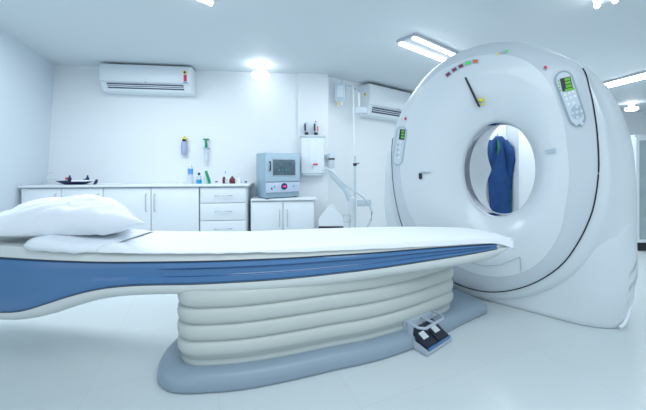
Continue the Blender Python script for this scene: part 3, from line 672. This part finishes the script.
# ------------------------------------------------------------------ air conditioners
def aircon(Fr, px0, px1, ptop, pbot, label, sticker, depth=.24, side_sticker=False):
    x0, x1 = Fr.x(px0, depth * .8), Fr.x(px1, depth * .8); pm = (px0 + px1) / 2
    z1 = min(CEIL - .02, Fr.at(pm, ptop, depth)[1]); z0 = Fr.at(pm, pbot, depth * .75)[1]; H = z1 - z0
    r = thing('air_conditioner', label, 'air conditioner', Fr.w((x0 + x1) / 2, depth / 2, z0), Fr.rz)
    sec = [(0, z1), (-depth * .75, z1), (-depth * .93, z1 - .03 * H), (-depth, z1 - .12 * H), (-depth * 1.03, z1 - .35 * H), (-depth * 1.0, z1 - .62 * H), (-depth * .97, z1 - .70 * H)]
    low = [(-depth * .90, z1 - .72 * H), (-depth * .78, z0 + .10 * H), (-depth * .70, z0 + .02 * H), (-depth * .6, z0), (0, z0)]
    T = Fr.M
    def ringx(x, s=0): return [(x, y + (s if y < 0 else 0), z - (s if z > z0 + .3 * H else -s) * .6) for y, z in sec + low]
    MB(T).loft([ringx(x0, .02), ringx(x0 + .008, .006), ringx(x0 + .02), ringx(x1 - .02), ringx(x1 - .008, .006), ringx(x1, .02)], cap0=True, cap1=True).build('case', WPLAST, r, 40)
    MB(T).prism([(x0 + .09, -depth * .93, z1 - .74 * H), (x1 - .11, -depth * .93, z1 - .74 * H), (x1 - .11, -depth * .80, z0 + .10 * H), (x0 + .09, -depth * .80, z0 + .10 * H)],
                [(x0 + .09, -depth * .6, z1 - .74 * H), (x1 - .11, -depth * .6, z1 - .74 * H), (x1 - .11, -depth * .6, z0 + .10 * H), (x0 + .09, -depth * .6, z0 + .10 * H)]).build('air_outlet', GRILLE, r, 0)
    for q in (.35, .68):
        yy = -depth * (.94 - .13 * q); zz = z1 - .74 * H + (z0 + .10 * H - z1 + .74 * H) * q
        MB(T).box(x0 + .09, x1 - .11, yy - .012, yy + .03, zz - .005, zz + .005, .002).build('louver', WPLAST, r, 40)
    MB(T).tube([(x0 + .02, -depth * 1.0, z1 - .685 * H), (x1 - .02, -depth * 1.0, z1 - .685 * H)], .005, 6).build('panel_lip', LGREY, r, 60)
    MB(T).box((x0 + x1) / 2 - .015, (x0 + x1) / 2 + .015, -depth * 1.02, -depth * .97, z1 - .70 * H, z1 - .66 * H).build('logo_badge', GREYP, r, 0)
    if sticker:
        st = MB(T).box(x1 - .095, x1 - .055, -depth * 1.045, -depth * .98, z1 - .60 * H, z1 - .36 * H).build('energy_sticker', REDP, r, 0)
        MB(T).lathe(x1 - .075, z1 - .27 * H, [(.026, -depth * .97), (.026, -depth * 1.04)], 16, 'Y').build('round_sticker', YELP, r, 40)
        MB(T).lathe(x1 - .083, z1 - .27 * H, [(.014, -depth * .97), (.014, -depth * 1.05)], 12, 'Y').build('round_sticker', BLACK, r, 40)
        MB(T).box(x1 - .10, x1 - .045, -depth * 1.04, -depth * .98, z1 - .66 * H, z1 - .63 * H).build('energy_sticker', LBLUE, r, 0)
    if side_sticker:
        MB(T).box(x0 - .002, x0 + .004, -depth * .6, -depth * .42, z1 - .38 * H, z1 - .28 * H).build('side_sticker', YELP, r, 0)
    return r
aircon(W1, 101, 192, 60.5, 92, 'white split air conditioner with red and yellow stickers high above the counter', True, .27)
aircon(W2, 368, 420, 88, 119, 'white split air conditioner in the alcove partly hidden behind the scanner gantry', False, .27, True)

# ------------------------------------------------------------------ ceiling lights
def dome(px, py, Y, label, rad=.13):
    p = at(px, py, Y); r = thing('ceiling_lamp', label, 'lamp', (p.x, p.y, CEIL), 0)
    MB().lathe(p.x, p.y, [(.07, CEIL), (.075, CEIL - .02), (.06, CEIL - .05)], 20).build('lamp_base', WPLAST, r, 40)
    b = p.z; MB().lathe(p.x, p.y, [(rad * .35, CEIL - .045), (rad * .4, b + .05), (rad * .9, b + .035), (rad, b + .015), (rad * .95, b - .02), (rad * .65, b - .042), (rad * .15, b - .05)], 24).build('glass_globe', LAMP, r, 60)
dome(260.5, 75.5, 4.36, 'round glowing ceiling lamp above the counter near the column')
dome(631.5, 109, 6.9, 'round glowing ceiling lamp beyond the gantry at the far right', .12)
def fixture(c0, c1, wid, label):
    c0 = Vector((c0[0], c0[1], CEIL)); c1 = Vector((c1[0], c1[1], CEIL)); L = (c1 - c0).length; rz = math.atan2(c1.y - c0.y, c1.x - c0.x)
    T = Matrix.Translation((c0 + c1) / 2) @ Matrix.Rotation(rz, 4, 'Z')
    r = thing('fluorescent_fixture', label, 'ceiling light', T.translation, rz)
    MB(T).box(-L / 2, L / 2, -wid / 2, wid / 2, -.035, 0, .006).build('housing', REFL, r, 30)
    for s in (-1, 1): MB(T).tube([(-L / 2 + .02, s * wid * .36, -.045), (L / 2 - .02, s * wid * .36, -.045)], .020, 10).build('fluorescent_tube', TUBEL, r, 60)
def cz(px, py): p = atz(px, py, CEIL - .03); return (p.x, p.y)
fixture(cz(405.5, 39), cz(462, 62.5), .26, 'long twin-tube ceiling fixture above the left shoulder of the gantry')
fixture(cz(602, 86), cz(660, 71), .30, 'twin-tube ceiling fixture to the right beyond the gantry')
fixture(cz(190, -14), cz(219, -.5), .24, 'ceiling fixture just peeking into the top edge near the centre left')
fixture(cz(606, 3), cz(602, -40), .16, 'ceiling fixture at the top edge above the right of the gantry')

# ------------------------------------------------------------------ wall equipment on the column
WC = Frame((W1.w(W1.len - .02, .06, 0).x, W1.w(W1.len - .02, .06, 0).y), (W1.w(W1.len + .5, .06, 0).x, W1.w(W1.len + .5, .06, 0).y))
x0, za = WC.at(301, 175, .10); x1, zb = WC.at(324.5, 135.5, .10)
sb = thing('wall_unit', 'white wall-mounted box with two handheld scopes on top on the column', 'medical device', WC.w((x0 + x1) / 2, 0, za), WC.rz)
T = WC.M
MB(T).box(x0, x1, -.11, 0, za + .02, zb, .018, 3).build('box_body', WPLAST, sb, 40)
MB(T).box(x0 - .01, x1 + .01, -.125, 0, zb - .03, zb + .005, .008).build('top_rim', LGREY, sb, 40)
MB(T).box(x0 + .02, x1 - .04, -.10, 0, za - .015, za + .03, .012).build('lower_tray', LGREY, sb, 40)
MB(T).box(x0 + .12, x0 + .23, -.122, -.108, za + .14, zb - .10, .006).build('raised_cover', WPLAST, sb, 40)
MB(T).box(x0 + .185, x0 + .26, -.13, -.12, za + .155, za + .175, .003).build('red_label', REDP, sb, 40)
MB(T).tube([(x0 + .19, -.125, za + .15), (x0 + .165, -.13, za + .09)], .006, 6).build('lever', GREYP, sb, 60)
for xx in (x0 + .105, x0 + .235): MB(T).lathe(xx, zb - .085, [(.007, -.108), (.007, -.113)], 8, 'Y').build('screw', GREYP, sb, 40)
for i, (px_, lab) in enumerate(((306.5, 'dark-tipped handheld scope at left on top of the white wall box'), (316, 'handheld scope with orange side and red tip at right on the white wall box'))):
    xx, zz = WC.at(px_, 134, .06)
    sc_ = thing('handheld_scope', lab, 'medical scope', WC.w(xx, .06, zb + .004), WC.rz)
    MB(T).lathe(xx, -.06, [(.028, zb + .004), (.032, zb + .02), (.026, zb + .065)], 12).build('grip', BLACK, sc_, 40)
    MB(T).tube([(xx, -.06, zb + .05), (xx - .008, -.06, zb + .13), (xx - .004, -.06, zb + .21)], [.028, .040, .022], 12).build('scope_body', LGREY, sc_, 60)
    MB(T).tube([(xx - .02, -.085, zb + .07), (xx - .026, -.10, zb + .18)], .014, 8).build('scope_head', NAVY, sc_, 60)
    if i: MB(T).lathe(xx - .004, -.06, [(.014, zb + .205), (.010, zb + .23)], 10).build('tip', REDP, sc_, 40)
    if i: MB(T).tube([(xx + .026, -.09, zb + .07), (xx + .026, -.09, zb + .14)], .010, 8).build('orange_strip', ORNG, sc_, 60)
    else: MB(T).tube([(xx - .004, -.06, zb + .16), (xx + .02, -.06, zb + .21), (xx + .05, -.06, zb + .26)], .005, 6).build('tip', WPLAST, sc_, 60)
# canister beside the box
xx, zc0 = WC.at(331.8, 168, .10); zc1 = WC.at(331.8, 152.5, .10)[1]
cn = thing('suction_canister', 'white upright canister with black band beside the wall box', 'canister', WC.w(xx, .08, zc0), WC.rz)
MB(T).lathe(xx, -.08, [(.045, zc0), (.05, zc0 + .01), (.05, zc1 - .02), (.04, zc1)], 18).build('canister_body', LGREY, cn, 40)
zb_ = WC.at(331.8, 159, .10)[1]; MB(T).lathe(xx, -.08, [(.0515, zb_ - .012), (.0515, zb_ + .012)], 18).build('band', BLACK, cn, 40)
MB(T).box(xx - .085, xx - .06, -.10, -.01, zb_ + .0, zb_ + .07, .005).build('clamp', GREYP, cn, 40)
MB(T).box(xx - .075, xx + .02, -.05, -.0, zb_ - .04, zb_ - .02, .003).build('wall_arm', LGREY, cn, 40)
# stand post with elbow hose, and thin hose
YP = 4.40
def pts(L, Y): return [at(px, py, Y) for px, py in L]
pst = thing('equipment_stand', 'white upright stand post with bracket and ribbed arm by the alcove', 'stand', (at(352, 200, YP).x, YP, 0))
p0 = at(351.5, 200, YP)
MB().lathe(p0.x, YP, [(.14, 0), (.14, .02), (.05, .04), (.045, .06), (.045, p0.z - .02), (.055, p0.z), (.055, p0.z + .04), (.03, p0.z + .05)], 18).build('post', WPLAST, pst, 40)
MB().tube(pts([(350.5, 200), (347, 191), (340, 183), (333, 176), (329, 169)], YP), [.05, .048, .045, .042, .036], 12).build('arm', LGREY, pst, 60)
b0, b1 = at(357, 206, YP), at(371, 199.5, YP)
MB().box(b0.x, b1.x, YP - .05, YP + .02, b0.z, b1.z, .008).build('side_bracket', LGREY, pst, 40)
c = at(347, 218.5, YP - .07)
MB().tube([(c.x - .05, YP - .07, c.z - .05), (c.x + .05, YP - .07, c.z - .05), (c.x + .05, YP - .07, c.z + .05), (c.x - .05, YP - .07, c.z + .05), (c.x - .05, YP - .07, c.z - .05)], .005, 6).build('hook_loop', GREYP, pst, 60)
hs = MB().tube(pts([(322, 171), (326, 168), (333, 172), (344, 184), (354, 191), (363, 197), (369, 204), (372, 212), (371, 220), (366, 229), (362, 237)], YP - .12), .014, 8).build('hose', LGREY, None, 60)
tag(hs, 'pale thin hose looping from the wall box past the stand post', 'hose')
# IV pole
YV = 4.86
ivx = at(355, 160, YV).x
iv = thing('iv_pole', 'tall slim white infusion pole with black clamp standing in the alcove', 'infusion pole', (ivx, YV, 0))
ztop = at(355, 86, YV).z
MB().tube([(ivx, YV, .05), (ivx, YV, 1.3)], .020, 10).build('lower_tube', LGREY, iv, 60)
MB().tube([(ivx, YV, 1.1), (ivx - .03, YV, ztop)], .013, 10).build('upper_tube', WPLAST, iv, 60)
zc_ = at(354, 164.5, YV).z
MB().box(ivx - .03, ivx + .028, YV - .03, YV + .03, zc_ - .022, zc_ + .022, .005).build('clamp', BLACK, iv, 40)
MB().tube([(ivx + .02, YV - .01, zc_ + .01), (ivx + .065, YV - .01, zc_ + .022)], .009, 8).build('clamp_lever', NAVY, iv, 60)
ht = [at(341, 81, YV), at(346, 85.5, YV), at(350, 86, YV), at(356, 89, YV), at(360, 92, YV)]
MB().tube([p for p in ht], .008, 8).build('hook_bar', GREYP, iv, 60)
for a in range(5):
    q = a * 2 * math.pi / 5; MB().tube([(ivx, YV, .09), (ivx + .12 * math.cos(q), YV + .12 * math.sin(q), .06), (ivx + .20 * math.cos(q), YV + .20 * math.sin(q), .045)], .012, 8).build('leg', LGREY, iv, 60)
    MB().lathe(ivx + .20 * math.cos(q), .0225, [(.0225, YV + .20 * math.sin(q) - .01), (.0225, YV + .20 * math.sin(q) + .01)], 10, 'Y').build('caster', BLACK, iv, 40)
a_, b_ = at(334.5, 102, YV), at(345.5, 83.5, YV)
bag = thing('infusion_bag', 'clear infusion bag with yellow ports hanging from the infusion pole', 'infusion bag', (a_.x + .08, YV, a_.z))
MB().box(a_.x, b_.x, YV - .05, YV - .015, a_.z, b_.z, .014, 3).build('bag_body', mat('infusion_bag', (.58, .70, .82), .2, alpha=.75), bag, 60)
MB().box(a_.x + .04, b_.x - .04, YV - .053, YV - .049, a_.z + .07, b_.z - .05).build('print_label', LGREY, bag, 0)
for px_ in (338.2, 342): q = at(px_, 104.8, YV); MB().lathe(q.x, YV - .03, [(.013, q.z - .012), (.013, q.z + .045)], 10).build('port', YELP if px_ < 340 else WPLAST, bag, 40)
MB().tube([(a_.x + .07, YV - .03, b_.z - .01), (a_.x + .07, YV - .02, b_.z + .03), (ht[0].x, YV, ht[0].z)], .004, 6).build('hanger_loop', WPLAST, bag, 60)
a_, b_ = at(355, 113.5, YV + .05), at(367, 107, YV + .05)
bas = thing('bottle_basket', 'small white holder hanging under the hooks of the infusion pole', 'holder', ((a_.x + b_.x) / 2, YV + .05, a_.z))
MB().box(a_.x, b_.x, YV + .0, YV + .10, a_.z, b_.z, .008).build('basket_tray', CLEAR, bas, 40)
q = at(358.6, 91.5, YV + .03); MB().box(q.x - .012, q.x + .025, YV + .03, YV + .06, b_.z - .01, q.z, .005).build('hanging_strap', WPLAST, bas, 40)

# pedal bin with sloped lid
YB = 4.15
bx0, bx1 = at(318.5, 200, YB).x, at(343.5, 200, YB).x; zr = at(330, 227.5, YB).z; z2 = at(330, 207, YB).z
bn = thing('waste_bin', 'white waste bin with roof-shaped lid and black rim behind the table', 'bin', ((bx0 + bx1) / 2, YB + .15, 0))
MB().box(bx0 + .01, bx1 - .01, YB + .01, YB + .29, 0, zr, .02).build('bin_body', WHITE, bn, 40)
MB().box(bx0, bx1 + .0, YB, YB + .3, zr - .012, zr + .018, .006).build('bin_rim', BLACK, bn, 40)
zz = zr + .018; zsd = zz + .10
MB().prism([(bx0 + .0, YB, zz), (bx1, YB, zz), (bx1, YB, zsd), (bx0 + .20, YB + .01, z2), (bx0 + .16, YB + .01, z2), (bx0, YB, zsd - .02)], [(bx0, YB + .3, zz), (bx1, YB + .3, zz), (bx1, YB + .3, zsd), (bx0 + .20, YB + .29, z2), (bx0 + .16, YB + .29, z2), (bx0, YB + .3, zsd - .02)]).build('bin_lid', WHITE, bn, 0)

# ------------------------------------------------------------------ coat on the partition, seen through the bore
YC = 4.70
def cp(px, py, dy=0): return at(px, py, YC - dy)
co = thing('hanging_gown', 'long blue hospital gown with green edging hanging on the wall behind the bore', 'gown', tuple(at(498, 214, YC - .06)))
rowsL = [(137, 493, 499), (141, 489, 503), (146, 486.5, 506.5), (155, 485.5, 509), (165, 485, 511), (175, 485, 511), (190, 485.5, 510), (205, 486.5, 509.5), (218, 487, 509), (230, 486, 508)]
rings = []
for py, l, rr_ in rowsL:
    pl, pr = cp(l, py), cp(rr_, py); n = 20; R = []
    for k in range(n):
        a = 2 * math.pi * k / n; t = (math.cos(a) + 1) / 2; x = pl.x + (pr.x - pl.x) * t
        y = YC - .075 - math.sin(a) * .055 + .016 * math.sin(t * 17 + py * .02) * (py - 137) / 60
        R.append((x, y, pl.z))
    rings.append(R)
MB().loft(rings, cap0=True, cap1=True).build('gown_body', COAT, co, 70)
slv = MB().tube([cp(504, 141, .10), cp(509, 150, .13), cp(510.5, 160, .12), cp(509.5, 171, .11), cp(508.5, 180, .09)], [.05, .07, .07, .055, .02], 12); slv.build('sleeve', COAT, co, 60)
MB().tube([cp(490, 141, .10), cp(488, 152, .14), cp(487, 168, .13)], [.04, .06, .05], 12).build('sleeve', COAT, co, 60)
MB().tube([cp(497, 139, .13), cp(498.5, 146, .145), cp(497.5, 154, .15)], [.012, .024, .015], 8).build('collar_trim', GTRIM, co, 60)
MB().tube([cp(509, 176, .10), cp(510, 195, .10), cp(509.5, 216, .10)], [.02, .025, .022], 8).build('hem_trim', GTRIM, co, 60)
q = cp(497, 136, 0)
hk = MB().tube([(q.x, 4.75, q.z), (q.x, 4.69, q.z), (q.x, 4.67, q.z + .03)], .008, 8).build('wall_hook', STEEL, None, 60); tag(hk, 'small metal wall hook holding up the blue gown', 'hook')
dj = MB(); a_, b_ = at(512.5, 139, 4.6), at(516, 139, 4.6)
dl = tag(MB().box(a_.x, a_.x + .045, 4.45, 4.75, 0, 2.05, .004).build('door_1', WHITE, None, 30), kind='structure')
MB().box(a_.x + .045, a_.x + .053, 4.47, 4.6, .95, .99, .003).build('door_handle', BLACK, dl, 30)

# ------------------------------------------------------------------ glass cabinet at the far right
YK = 4.0
k0 = at(634.5, 137, YK)
gc = thing('display_cabinet', 'tall white glass-fronted cabinet standing beyond the gantry at the right edge', 'cabinet', (k0.x + .45, YK + .2, 0))
kx0, kx1, kz = k0.x, k0.x + .9, k0.z
MB().box(kx0, kx0 + .02, YK, YK + .4, .08, kz).build('side_panel', WHITE, gc, 0)
MB().box(kx1 - .02, kx1, YK, YK + .4, .08, kz).build('side_panel', WHITE, gc, 0)
MB().box(kx0, kx1, YK, YK + .4, kz, kz + .03).build('top_panel', WHITE, gc, 0)
MB().box(kx0, kx1, YK + .38, YK + .4, .08, kz).build('back_panel', WPLAST, gc, 0)
MB().box(kx0, kx1, YK - .01, YK + .4, 0, .10).build('plinth', BLACK, gc, 0)
for z in (.12, .45, .80, 1.15): MB().box(kx0 + .02, kx1 - .02, YK + .03, YK + .38, z, z + .02).build('shelf', WPLAST, gc, 0)
for a, b in ((0, .45), (.45, .9)):
    d = MB(); T0 = kx0 + a + .004; T1 = kx0 + b - .004
    d.box(T0, T0 + .04, YK - .02, YK, .11, kz - .004); d.box(T1 - .04, T1, YK - .02, YK, .11, kz - .004); d.box(T0 + .04, T1 - .04, YK - .02, YK, .11, .15); d.box(T0 + .04, T1 - .04, YK - .02, YK, kz - .045, kz - .004)
    dd = d.build('door', WHITE, gc, 0); MB().box(T0 + .04, T1 - .04, YK - .012, YK - .008, .15, kz - .045).build('glass_pane', GLASS, dd, 0)
for k, (z, m, nm) in enumerate(((.47, GREEN, 'dark green folder box on the lower shelf of the glass cabinet'), (.82, GREYP, 'grey folder box on the middle shelf of the glass cabinet'))):
    fb = MB().box(kx0 + .06, kx0 + .16, YK + .08, YK + .33, z + .001, z + .24, .004).build('folder_box', m, None, 30); tag(fb, nm, 'box')

# ------------------------------------------------------------------ lights
def area(name, loc, sx, sy, power, col=(.90, .96, 1), rot=(0, 0, 0)):
    l = bpy.data.lights.new(name, 'AREA'); l.shape = 'RECTANGLE'; l.size = sx; l.size_y = sy; l.energy = power; l.color = col
    o = bpy.data.objects.new(name, l); COL.objects.link(o); o.location = loc; o.rotation_euler = rot; return o
area('room_fill_light', (-2.0, 2.8, CEIL - .08), 1.6, 1.0, 33)
area('room_fill_light', (.6, 3.6, CEIL - .08), 1.2, .6, 13)
area('room_fill_light', (.3, .3, CEIL - .06), 2.5, 1.5, 32)  # added fill above the camera to brighten the gantry face, no fixture here
area('room_fill_light', (4.5, 5.6, CEIL - .08), 1.5, 2.0, 60)
area('room_fill_light', (4.0, 1.0, CEIL - .08), 1.0, 1.5, 18)
area('room_fill_light', (3.0, 4.2, CEIL - .3), .8, .5, 14)
w = bpy.data.worlds.new('world'); sc.world = w; w.use_nodes = True
w.node_tree.nodes['Background'].inputs[0].default_value = (.82, .92, 1.0, 1); w.node_tree.nodes['Background'].inputs[1].default_value = .95
# ------------------------------------------------------------------ camera
cam = bpy.data.cameras.new('camera'); co_ = bpy.data.objects.new('camera', cam); COL.objects.link(co_)
co_.location = CAM; co_.rotation_euler = (math.pi / 2, 0, 0)
cam.sensor_width = 36; cam.lens = 36 * F / 646; cam.shift_y = -(205 - HY) / 646; cam.clip_start = .05
sc.camera = co_
sc.view_settings.view_transform = 'Standard'; sc.view_settings.look = 'None'; sc.view_settings.exposure = 0.28
sc.cycles.max_bounces = 8
